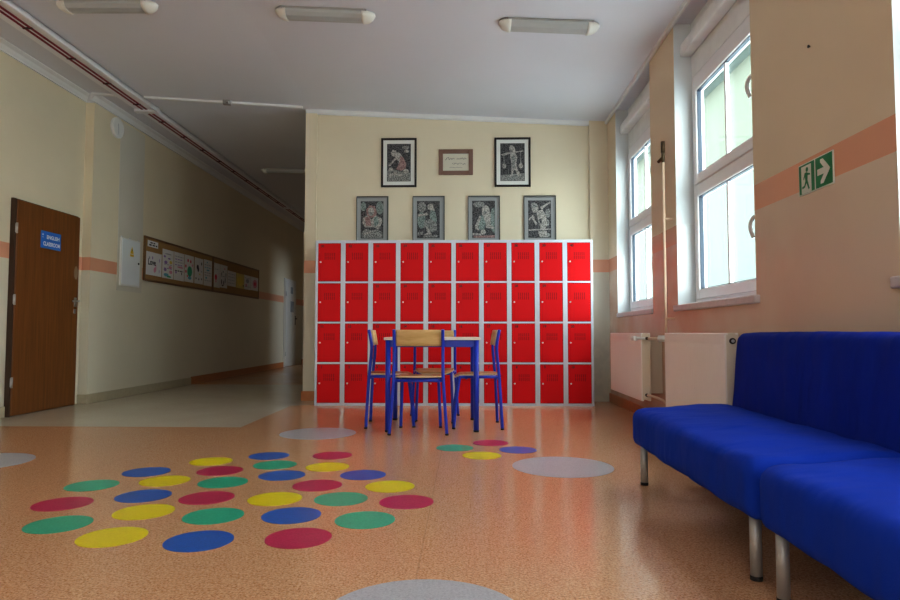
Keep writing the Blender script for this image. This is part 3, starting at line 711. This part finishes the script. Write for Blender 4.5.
for par, x, s in ((ra, La, 1), (rb, 0, -1)):
    bm = B(); tube(bm, [(x - .004 * s, .042, Ha - .045), (x + .045 * s, .042, Ha - .045)], .012, 10); obj('valve', bm, 'brass', par)
bm = B(); tube(bm, [(La - .14, -.028, Ha - .045), (La - .03, -.028, Ha - .045)], .021, 14); tube(bm, [(La - .04, -.028, Ha - .045), (La + .03, .03, Ha - .045)], .011, 10); obj('thermostat', bm, 'white_plastic', ra)
bm = B(); tube(bm, [(Lb, .042, Hb - .045), (Lb + .012, .042, Hb - .045)], .017, 16); obj('vent_plug', bm, 'black', rb)
bm = B(); tube(bm, [(Lb + .012, .042, Hb - .045), (Lb + .016, .042, Hb - .045)], .009, 16); obj('plug_centre', bm, 'chrome', rb)
bm = B(); tube(bm, [(La - .003, .042, .05), (La + .03, .042, .05)], .014, 10); obj('valve', bm, 'black', ra)
t = thing('heating_pipe', 'painted heating riser pipe between the two radiators with brass vent', 'pipe', (1.60, 5.14, 0))
bm = B(); tube(bm, [(0, 0, .02), (0, 0, 2.17)], .0105, 12); obj('riser', bm, 'pipe', t)
bm = B(); tube(bm, [(.012, -.055, .02), (.012, -.055, .74)], .013, 12); obj('riser', bm, 'pipe', t)
bm = B(); tube(bm, smooth_path([(-.108, .185, .74), (-.06, .06, .74), (0, 0, .74)]), .011, 10); obj('link_pipe', bm, 'pipe', t)
bm = B(); tube(bm, smooth_path([(-.108, -.455, .74), (-.06, -.30, .74), (0.005, -.07, .74)]), .011, 10); obj('link_pipe', bm, 'pipe', t)
bm = B(); tube(bm, smooth_path([(-.108, .185, .275), (-.09, .09, .275), (-.03, .02, .25), (0, 0, .22)]), .011, 10); obj('link_pipe', bm, 'pipe', t)
bm = B(); tube(bm, [(-.05, .03, .74), (.0, -.01, .74), (.02, -.08, .74)], .026, 14); obj('tee_fitting', bm, 'white_plastic', t)
bm = B(); tube(bm, [(0, 0, 2.16), (0, 0, 2.25)], .013, 10); tube(bm, [(0, 0, 2.24), (0, 0, 2.33)], .016, 12); tube(bm, [(0, .0, 2.20), (-.03, .035, 2.17)], .013, 8); obj('air_vent', bm, 'brass', t)
for z in (.9, 1.7):
    bm = B(); box(bm, (0, -.012, z - .008), (.069, .012, z + .008), bev=.002, seg=1); obj('pipe_clip', bm, 'pipe', t)

# ------------------------------------------------------------------ blue sofas
def rounded_slab(bm, lo, hi, r, cuts=14):
    box(bm, lo, hi, 0, r, 5)

def make_sofa(label, y0, L):
    t = thing('sofa', label, 'sofa', (.878, y0, 0), 0, 'blue armless sofas along the window wall')
    D = .51
    def cushion(lo, hi, r, nx, ny, nz, crown):
        bm = B(); bmesh.ops.create_cube(bm, size=1)
        for v in bm.verts: v.co = Vector([(lo[i] + hi[i]) / 2 + v.co[i] * (hi[i] - lo[i]) for i in range(3)])
        for ax, n in ((0, nx), (1, ny), (2, nz)):
            es = [e for e in bm.edges if abs((e.verts[0].co - e.verts[1].co)[ax]) > 1e-5 and all(abs((e.verts[0].co - e.verts[1].co)[k]) < 1e-5 for k in range(3) if k != ax)]
            bmesh.ops.subdivide_edges(bm, edges=es, cuts=n, use_grid_fill=True)
        from mathutils import noise as nz_
        for v in bm.verts:
            p = v.co.copy()
            # round the outer corners: clamp to the inner box, push out by r
            q = Vector([min(max(p[i], lo[i] + r), hi[i] - r) for i in range(3)])
            dlt = p - q
            if dlt.length > 1e-6:
                k = max(abs(dlt[0]), abs(dlt[1]), abs(dlt[2]))
                v.co = q + dlt.normalized() * k
            crown(v, p)
            w = nz_.noise(Vector((p.x * 5, p.y * 4, p.z * 5 + 3))) * .004 + nz_.noise(Vector((p.x * 9 + p.y * 7, p.y * 4 - p.x * 5, p.z * 4))) * .007
            v.co += dlt.normalized() * w if dlt.length > 1e-6 else Vector((0, 0, 0))
        return bm
    def cs(v, p):
        u = (p.x - 0) / D; s = p.y / L
        if p.z > .3: v.co.z += .028 * math.sin(min(1, max(0, u)) * PI * .62) * (1 if .02 < s < .98 else .75)
        if p.z < .25: v.co.z += .0
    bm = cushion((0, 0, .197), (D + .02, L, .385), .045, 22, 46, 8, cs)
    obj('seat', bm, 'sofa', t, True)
    def cb(v, p):
        f = (p.z - .30) / .485
        v.co.x += .045 * f
        v.co.z += .006 * math.sin(p.y / L * PI)
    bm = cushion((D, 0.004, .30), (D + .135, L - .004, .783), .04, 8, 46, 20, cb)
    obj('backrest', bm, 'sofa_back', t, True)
    for lx in (.05, .56):
        for ly in (.085, L - .06):
            bm = B(); tube(bm, [(lx, ly, .008), (lx, ly, .215)], .0185, 18)
            lg = obj('leg', bm, 'steel_leg', t)
            bm = B(); tube(bm, [(lx, ly, 0), (lx, ly, .014)], .0195, 18); obj('foot_cap', bm, 'rubber', lg)
    return t
make_sofa('blue armless sofa with backrest, farther from the camera, in front of the near radiator', 2.02, 1.42)
make_sofa('blue armless sofa nearest the camera, cut off by the right photo edge', .57, 1.42)

# ------------------------------------------------------------------ table
t = thing('school_table', 'square school table with pale top and blue legs among four chairs', 'table', (-.272, 5.48, 0), math.radians(1.5))
bm = B(); box(bm, (-.385, -.385, .728), (.385, .385, .750), bev=.004); obj('table_top', bm, 'table_top', t)
bm = B(); a = .345
for lo, hi in (((-a, -a - .012, .672), (a, -a + .012, .728)), ((-a, a - .012, .672), (a, a + .012, .728)), ((-a - .012, -a, .672), (-a + .012, a, .728)), ((a - .012, -a, .672), (a + .012, a, .728))): box(bm, lo, hi, bev=.003, seg=1)
obj('apron', bm, 'blue_frame', t)
for sx in (-1, 1):
    for sy in (-1, 1):
        bm = B(); tube(bm, [(sx * .352, sy * .352, .01), (sx * .352, sy * .352, .728)], .021, 16); lg = obj('leg', bm, 'blue_frame', t)
        bm = B(); tube(bm, [(sx * .352, sy * .352, 0), (sx * .352, sy * .352, .016)], .0225, 16); obj('foot_cap', bm, 'rubber', lg)

# ------------------------------------------------------------------ chairs
def make_chair(label):
    t = thing('school_chair', label, 'chair', (0, 0, 0), 0, 'school chairs around the table')
    R = .0128
    for s in (-1, 1):
        bm = B()
        tube(bm, smooth_path([(s * .222, -.188, .006), (s * .206, -.178, .22), (s * .193, -.166, .43), (s * .190, -.150, .60), (s * .190, -.147, .67), (s * .190, -.154, .73), (s * .190, -.170, .812)], 6), R, 12)
        lg = obj('rear_post', bm, 'blue_frame', t)
        bm = B(); tube(bm, [(s * .2225, -.1885, 0), (s * .2215, -.188, .014)], .0145, 12); obj('foot_cap', bm, 'rubber', lg)
        bm = B()
        tube(bm, smooth_path([(s * .165, .205, .006), (s * .157, .184, .22), (s * .150, .158, .405), (s * .151, .140, .421), (s * .155, .10, .424)], 5), R, 12)
        lg = obj('leg', bm, 'blue_frame', t)
        bm = B(); tube(bm, [(s * .165, .205, 0), (s * .1645, .204, .014)], .0145, 12); obj('foot_cap', bm, 'rubber', lg)
        bm = B(); tube(bm, [(s * .155, .11, .424), (s * .191, -.165, .424)], R * .95, 12); obj('side_rail', bm, 'blue_frame', t)
    bm = B(); tube(bm, [(-.155, .10, .415), (.155, .10, .415)], R * .9, 10); obj('cross_rail', bm, 'blue_frame', t)
    bm = B(); tube(bm, [(-.19, -.155, .415), (.19, -.155, .415)], R * .9, 10)
    obj('cross_rail', bm, 'blue_frame', t)
    # shaped plywood seat
    nu, nv = 16, 16; bm = B(); top = []; bot = []
    for j in range(nv + 1):
        v = j / nv; y = -.155 + .35 * v
        hw = .185 - .027 * v
        if v > .82: hw -= .06 * ((v - .82) / .18) ** 2
        if v < .1: hw -= .03 * ((.1 - v) / .1) ** 2
        rt, rb_ = [], []
        for i in range(nu + 1):
            u = i / nu * 2 - 1
            z = .446 - .010 * (1 - u * u) * math.sin(PI * min(1, v * 1.25)) + .006 * (1 - v) - .022 * max(0, (v - .8) / .2) ** 2
            yy = y - .012 * (1 - u * u) * (1 - v) * 1.5
            rt.append(bm.verts.new((u * hw, yy, z))); rb_.append(bm.verts.new((u * hw, yy, z - .012)))
        top.append(rt); bot.append(rb_)
    for j in range(nv):
        for i in range(nu):
            bm.faces.new((top[j][i], top[j][i + 1], top[j + 1][i + 1], top[j + 1][i])).smooth = True
            bm.faces.new((bot[j][i], bot[j + 1][i], bot[j + 1][i + 1], bot[j][i + 1])).smooth = True
    for i in range(nu):
        for a, b2 in ((0, 0), (nv, nv)): f = bm.faces.new((top[a][i], bot[a][i], bot[a][i + 1], top[a][i + 1])); f.material_index = 1
    for j in range(nv):
        for a in (0, nu): f = bm.faces.new((top[j][a], top[j + 1][a], bot[j + 1][a], bot[j][a])); f.material_index = 1
    obj('seat', bm, ['seat_wood', 'beech_edge'], t)
    # curved backrest in front of the posts
    n = 18; rows = 6; bm = B(); F = []; K = []
    for j in range(rows + 1):
        v = j / rows; z = .682 + .128 * v; fr, kr = [], []
        hw = .181 if 0 < j < rows else .174
        for i in range(n + 1):
            u = i / n * 2 - 1
            y = -.147 - .022 * v + .020 - .026 * (1 - u * u)
            fr.append(bm.verts.new((u * hw, y + .006, z))); kr.append(bm.verts.new((u * hw, y - .006, z)))
        F.append(fr); K.append(kr)
    for j in range(rows):
        for i in range(n):
            bm.faces.new((F[j][i], F[j + 1][i], F[j + 1][i + 1], F[j][i + 1])).smooth = True
            bm.faces.new((K[j][i], K[j][i + 1], K[j + 1][i + 1], K[j + 1][i])).smooth = True
    for i in range(n):
        for a in (0, rows): f = bm.faces.new((F[a][i], F[a][i + 1], K[a][i + 1], K[a][i])); f.material_index = 1
    for j in range(rows):
        for a in (0, n): f = bm.faces.new((F[j][a], K[j][a], K[j + 1][a], F[j + 1][a])); f.material_index = 1
    obj('backrest', bm, ['beech', 'beech_edge'], t)
    return t
ch = make_chair('blue framed plywood chair with its back to the camera, front of table')
ch.location = (-.365, 5.145, 0); ch.rotation_euler = (0, 0, math.radians(1))
for lb, x, y, r in (('blue framed plywood chair on the corridor side of the table, seen side on', -.640, 5.51, -PI / 2 + .06),
                    ('blue framed plywood chair on the window side of the table, seen side on', .105, 5.455, PI / 2 + .04),
                    ('blue framed plywood chair behind the table, nearest the lockers, mostly hidden', -.28, 5.94, PI + .04)):
    c = copy_tree(ch); c['label'] = lb; c.location = (x, y, 0); c.rotation_euler = (0, 0, r)

# ------------------------------------------------------------------ round floor dots
DOTS = [
 ('yellow', -1.359, 2.478, 'yellow round floor dot, only yellow in the row nearest the camera'),
 ('blue', -1.006, 2.439, 'blue round floor dot, only blue in the row nearest the camera'),
 ('crimson', -.639, 2.483, 'crimson round floor dot, only crimson in the row nearest the camera'),
 ('green', -1.669, 2.632, 'green round floor dot at the left end of the second row from camera'),
 ('yellow', -1.41, 2.822, 'yellow round floor dot, only yellow in the second row from camera'),
 ('green', -1.081, 2.768, 'green round floor dot in the middle of the second row from camera'),
 ('blue', -.748, 2.784, 'blue round floor dot, only blue in the second row from camera'),
 ('green', -.421, 2.725, 'green round floor dot at the right end of the second row from camera'),
 ('crimson', -1.85, 2.943, 'crimson round floor dot at the left end of the third row from camera'),
 ('blue', -1.551, 3.095, 'blue round floor dot, only blue in the third row from camera'),
 ('crimson', -1.23, 3.065, 'crimson round floor dot between blue and yellow in the third row from camera'),
 ('yellow', -.90, 3.054, 'yellow round floor dot, only yellow in the third row from camera'),
 ('green', -.588, 3.062, 'green round floor dot, only green in the third row from camera'),
 ('crimson', -.273, 3.015, 'crimson round floor dot at the right end of the third row from camera'),
 ('green', -1.923, 3.299, 'green round floor dot at the left end of the fourth row from camera'),
 ('yellow', -1.594, 3.407, 'yellow round floor dot between two green ones in the fourth row from camera'),
 ('green', -1.273, 3.381, 'green round floor dot between yellow and crimson in the fourth row from camera'),
 ('crimson', -.761, 3.326, 'crimson round floor dot, only crimson in the fourth row from camera'),
 ('yellow', -.385, 3.314, 'yellow round floor dot at the right end of the fourth row from camera'),
 ('blue', -1.801, 3.623, 'blue round floor dot at the left end of the fifth row from camera'),
 ('crimson', -1.396, 3.659, 'crimson round floor dot, only crimson in the fifth row from camera'),
 ('blue', -1.01, 3.552, 'blue round floor dot between crimson and blue in the fifth row from camera'),
 ('blue', -.565, 3.575, 'blue round floor dot at the right end of the fifth row from camera'),
 ('yellow', -1.554, 3.925, 'yellow round floor dot left of the green one in the sixth row from camera'),
 ('green', -1.132, 3.831, 'green round floor dot, only green in the sixth row from camera'),
 ('yellow', -.807, 3.781, 'yellow round floor dot right of the green one in the sixth row from camera'),
 ('blue', -1.253, 4.107, 'blue round floor dot in the farthest row of the big cluster'),
 ('crimson', -.851, 4.133, 'crimson round floor dot in the farthest row of the big cluster'),
 ('green', -.071, 4.42, 'green round floor dot in the small group of four before the chairs'),
 ('crimson', .182, 4.625, 'crimson round floor dot in the small group of four before the chairs'),
 ('yellow', .107, 4.152, 'yellow round floor dot in the small group of four before the chairs'),
 ('blue', .355, 4.355, 'blue round floor dot in the small group of four before the chairs'),
 ('grey', .573, 3.825, 'large pale grey floor circle between the small dots and the sofa'),
 ('grey', -1.15, 5.03, 'large pale grey floor circle left of the table near the lockers'),
 ('grey', -2.96, 3.87, 'large pale grey floor circle cut by the left photo edge'),
 ('grey', -.117, 1.785, 'large pale grey floor circle cut by the bottom photo edge'),
]
for c, x, y, lb in DOTS:
    r = .126 if c != 'grey' else .295
    bm = B(); pts = E_(0, 0, r, r, 48)
    prism(bm, [(px, py, .0) for px, py in pts], (0, 0, .0012))
    o = obj('floor_circle' if c == 'grey' else 'floor_dot', bm, 'dot_' + c); o.location = (x, y, .0004)
    tag(o, lb, 'floor circle' if c == 'grey' else 'floor dot', 'pale circles on the floor' if c == 'grey' else 'coloured dots on the floor')

# ------------------------------------------------------------------ ceiling lamps
tilt = math.atan(.052); tilt2 = math.atan(.012)
def make_lamp(label, x, y, L=.86):
    t = thing('ceiling_lamp', label, 'ceiling lamp', (x, y, cz(x)), 0, 'tube ceiling lamps')
    t.rotation_euler = (0, tilt if x > -1.8 else tilt2, 0)
    def dprof(s=1.0): return [(-.08 * s, -.006), (-.072 * s, -.036 * s), (-.045 * s, -.060 * s), (0, -.066 * s), (.045 * s, -.060 * s), (.072 * s, -.036 * s), (.08 * s, -.006)]
    bm = B(); box(bm, (-L / 2 + .05, -.085, -.016), (L / 2 - .05, .085, 0), bev=.003, seg=1); obj('housing', bm, 'fixture_body', t)
    bm = B(); prism(bm, [(-L / 2 + .09, a, b) for a, b in dprof()], (L - .18, 0, 0)); obj('diffuser', bm, 'fixture', t)
    for s in (-1, 1):
        bm = B(); N = 6; rings = []
        for k in range(N + 1):
            f = k / N; sc = math.sqrt(max(.0, 1 - (f * .97) ** 2)) * 1.05
            xx = s * (L / 2 - .09 + .10 * f)
            rings.append([bm.verts.new((xx, a * sc, b * sc - .004)) for a, b in dprof()])
        for a, b in zip(rings, rings[1:]):
            for k in range(6): bm.faces.new((a[k], a[k + 1], b[k + 1], b[k])).smooth = True
            bm.faces.new((a[6], a[0], b[0], b[6]))
        bm.faces.new(rings[0]); bm.faces.new(rings[-1])
        obj('end_cap', bm, 'fixture_cap', t)
    return t
make_lamp('tube ceiling lamp in the middle of the hall ceiling', -1.14, 5.09, .80)
make_lamp('tube ceiling lamp nearest the windows', .69, 5.13, .80)
make_lamp('tube ceiling lamp on the left near the red cables, cut by the photo top', -2.90, 5.0, .80)
make_lamp('tube ceiling lamp down the dark corridor', -2.92, 10.3, .80)

# ------------------------------------------------------------------ cable duct and conduit on the ceiling
t = thing('ceiling_cable_duct', 'long white ceiling duct carrying dark red cables into the corridor', 'cable duct', (-3.785, YN, cz(-3.785)))
t.rotation_euler = (0, tilt2, 0)
LN = YEND - YN
def seg(y0, y1, w, name):
    bm = B(); box(bm, (-w, y0, -.03), (w, y1, -.004), bev=.004, seg=1); box(bm, (w - .03, y0, -.055), (w, y1, -.004), bev=.004, seg=1); obj(name, bm, 'tray', t)
seg(0, 7.40 - YN, .135, 'duct'); seg(7.44 - YN, LN, .115, 'duct')
for xx in (-.048, -.034, .004, .018):
    bm = B(); tube(bm, [(xx, 0, -.033), (xx, LN, -.033)], .0055, 8); obj('cable', bm, 'cable', t)
tie = simple('dark tie', (.06, .02, .03), .6)
for k in range(20):
    y = 7.6 + k * .62; bm = B(); box(bm, (-.056, y, -.040), (.026, y + .02, -.03)); obj('cable_tie', bm, tie, t)
bm = B(); box(bm, (-.14, 7.38 - YN, -.06), (.14, 7.46 - YN, 0), bev=.004, seg=1); obj('bracket', bm, 'tray', t)
bm = B(); box(bm, (-.05, 13.3 - YN, -.06), (.14, 13.36 - YN, 0), bev=.004, seg=1); obj('bracket', bm, 'tray', t)
t = thing('ceiling_conduit', 'thin white conduit crossing the ceiling at the corridor mouth', 'conduit', (-2.75, 7.20, cz(-2.75))); t.rotation_euler = (0, tilt2, math.radians(10))
bm = B(); box(bm, (-1.45, -.018, -.025), (-1.20, .018, 0), bev=.003, seg=1); box(bm, (-.90, -.018, -.025), (.86, .018, 0), bev=.003, seg=1); obj('conduit', bm, 'cornice', t)
bm = B(); box(bm, (-.03, -.07, -.055), (.06, -.018, 0), bev=.008); tube(bm, [(.02, -.07, -.035), (.05, -.10, -.045)], .016, 10); obj('hook_fitting', bm, simple('dull metal', (.30, .30, .30), .4, metal=.6), t)

# ------------------------------------------------------------------ outside
t = thing('building', 'pale cream and white building seen outside through the windows', 'building', (14, 26, 0))
bm = B(); box(bm, (0, 0, -.3), (10, 44, 9.0)); obj('lower_facade', bm, 'facade_white', t)
bm = B(); box(bm, (.05, 0, 9.0), (10, 44, 14.5)); obj('upper_facade', bm, 'facade_cream', t)
bm = B(); box(bm, (-.6, -.3, 14.5), (10.2, 44.2, 24)); obj('sky_cover', bm, simple('mint sky cover', (.072, .092, .084), .9, var=.03, scale=.4), t)  # top storey added to cover the sky seen through the windows
bm = B(); poly(bm, [(XO + .02, -40, -.3), (60, -40, -.3), (60, 90, -.3), (XO + .02, 90, -.3)]); struct('ground', bm, 'ground')

# ------------------------------------------------------------------ light
w = bpy.data.worlds.new('overcast sky'); bpy.context.scene.world = w; w.use_nodes = True
nt = w.node_tree; bg = nt.nodes['Background']
tc = nt.nodes.new('ShaderNodeTexCoord'); sp = nt.nodes.new('ShaderNodeSeparateXYZ'); nt.links.new(tc.outputs['Generated'], sp.inputs[0])
f = ramp_n(nt, sp.outputs[2], -.1, .9)
nt.links.new(mix_n(nt, f, (.97, .99, 1.0), (.84, .93, 1.0)), bg.inputs['Color'])
bg.inputs['Strength'].default_value = 5.0

def area(name, loc, rot, sx, sy, power, col):
    l = bpy.data.lights.new(name, 'AREA'); l.shape = 'RECTANGLE'; l.size = sx; l.size_y = sy; l.energy = power; l.color = col
    o = bpy.data.objects.new(name, l); COL.objects.link(o); o.location = loc; o.rotation_euler = rot
    return o
# fill light added behind the camera to brighten the hall
area('hall_fill_light', (-1.2, YN + .1, 1.9), (PI / 2, 0, 0), 4.5, 2.4, 44, (1.0, .97, .92))
# lamp added in the unseen side room to brighten the far corridor
area('corridor_fill_light', (.85, 14.35, 1.75), (0, PI / 2, 0), 1.0, 1.0, 30, (.72, .86, 1.0))

# ------------------------------------------------------------------ camera
cam = bpy.data.cameras.new('camera'); co = bpy.data.objects.new('camera', cam); COL.objects.link(co)
cam.sensor_width = 36; cam.lens = 640 / 900 * 36; cam.clip_start = .05; cam.clip_end = 300
co.location = (0, 0, .785)
co.rotation_euler = (PI / 2 + math.radians(2.95), 0, math.radians(1.34))
sc = bpy.context.scene; sc.camera = co
sc.view_settings.view_transform = 'Standard'; sc.view_settings.look = 'None'
sc.view_settings.exposure = 1.08; sc.view_settings.gamma = .85
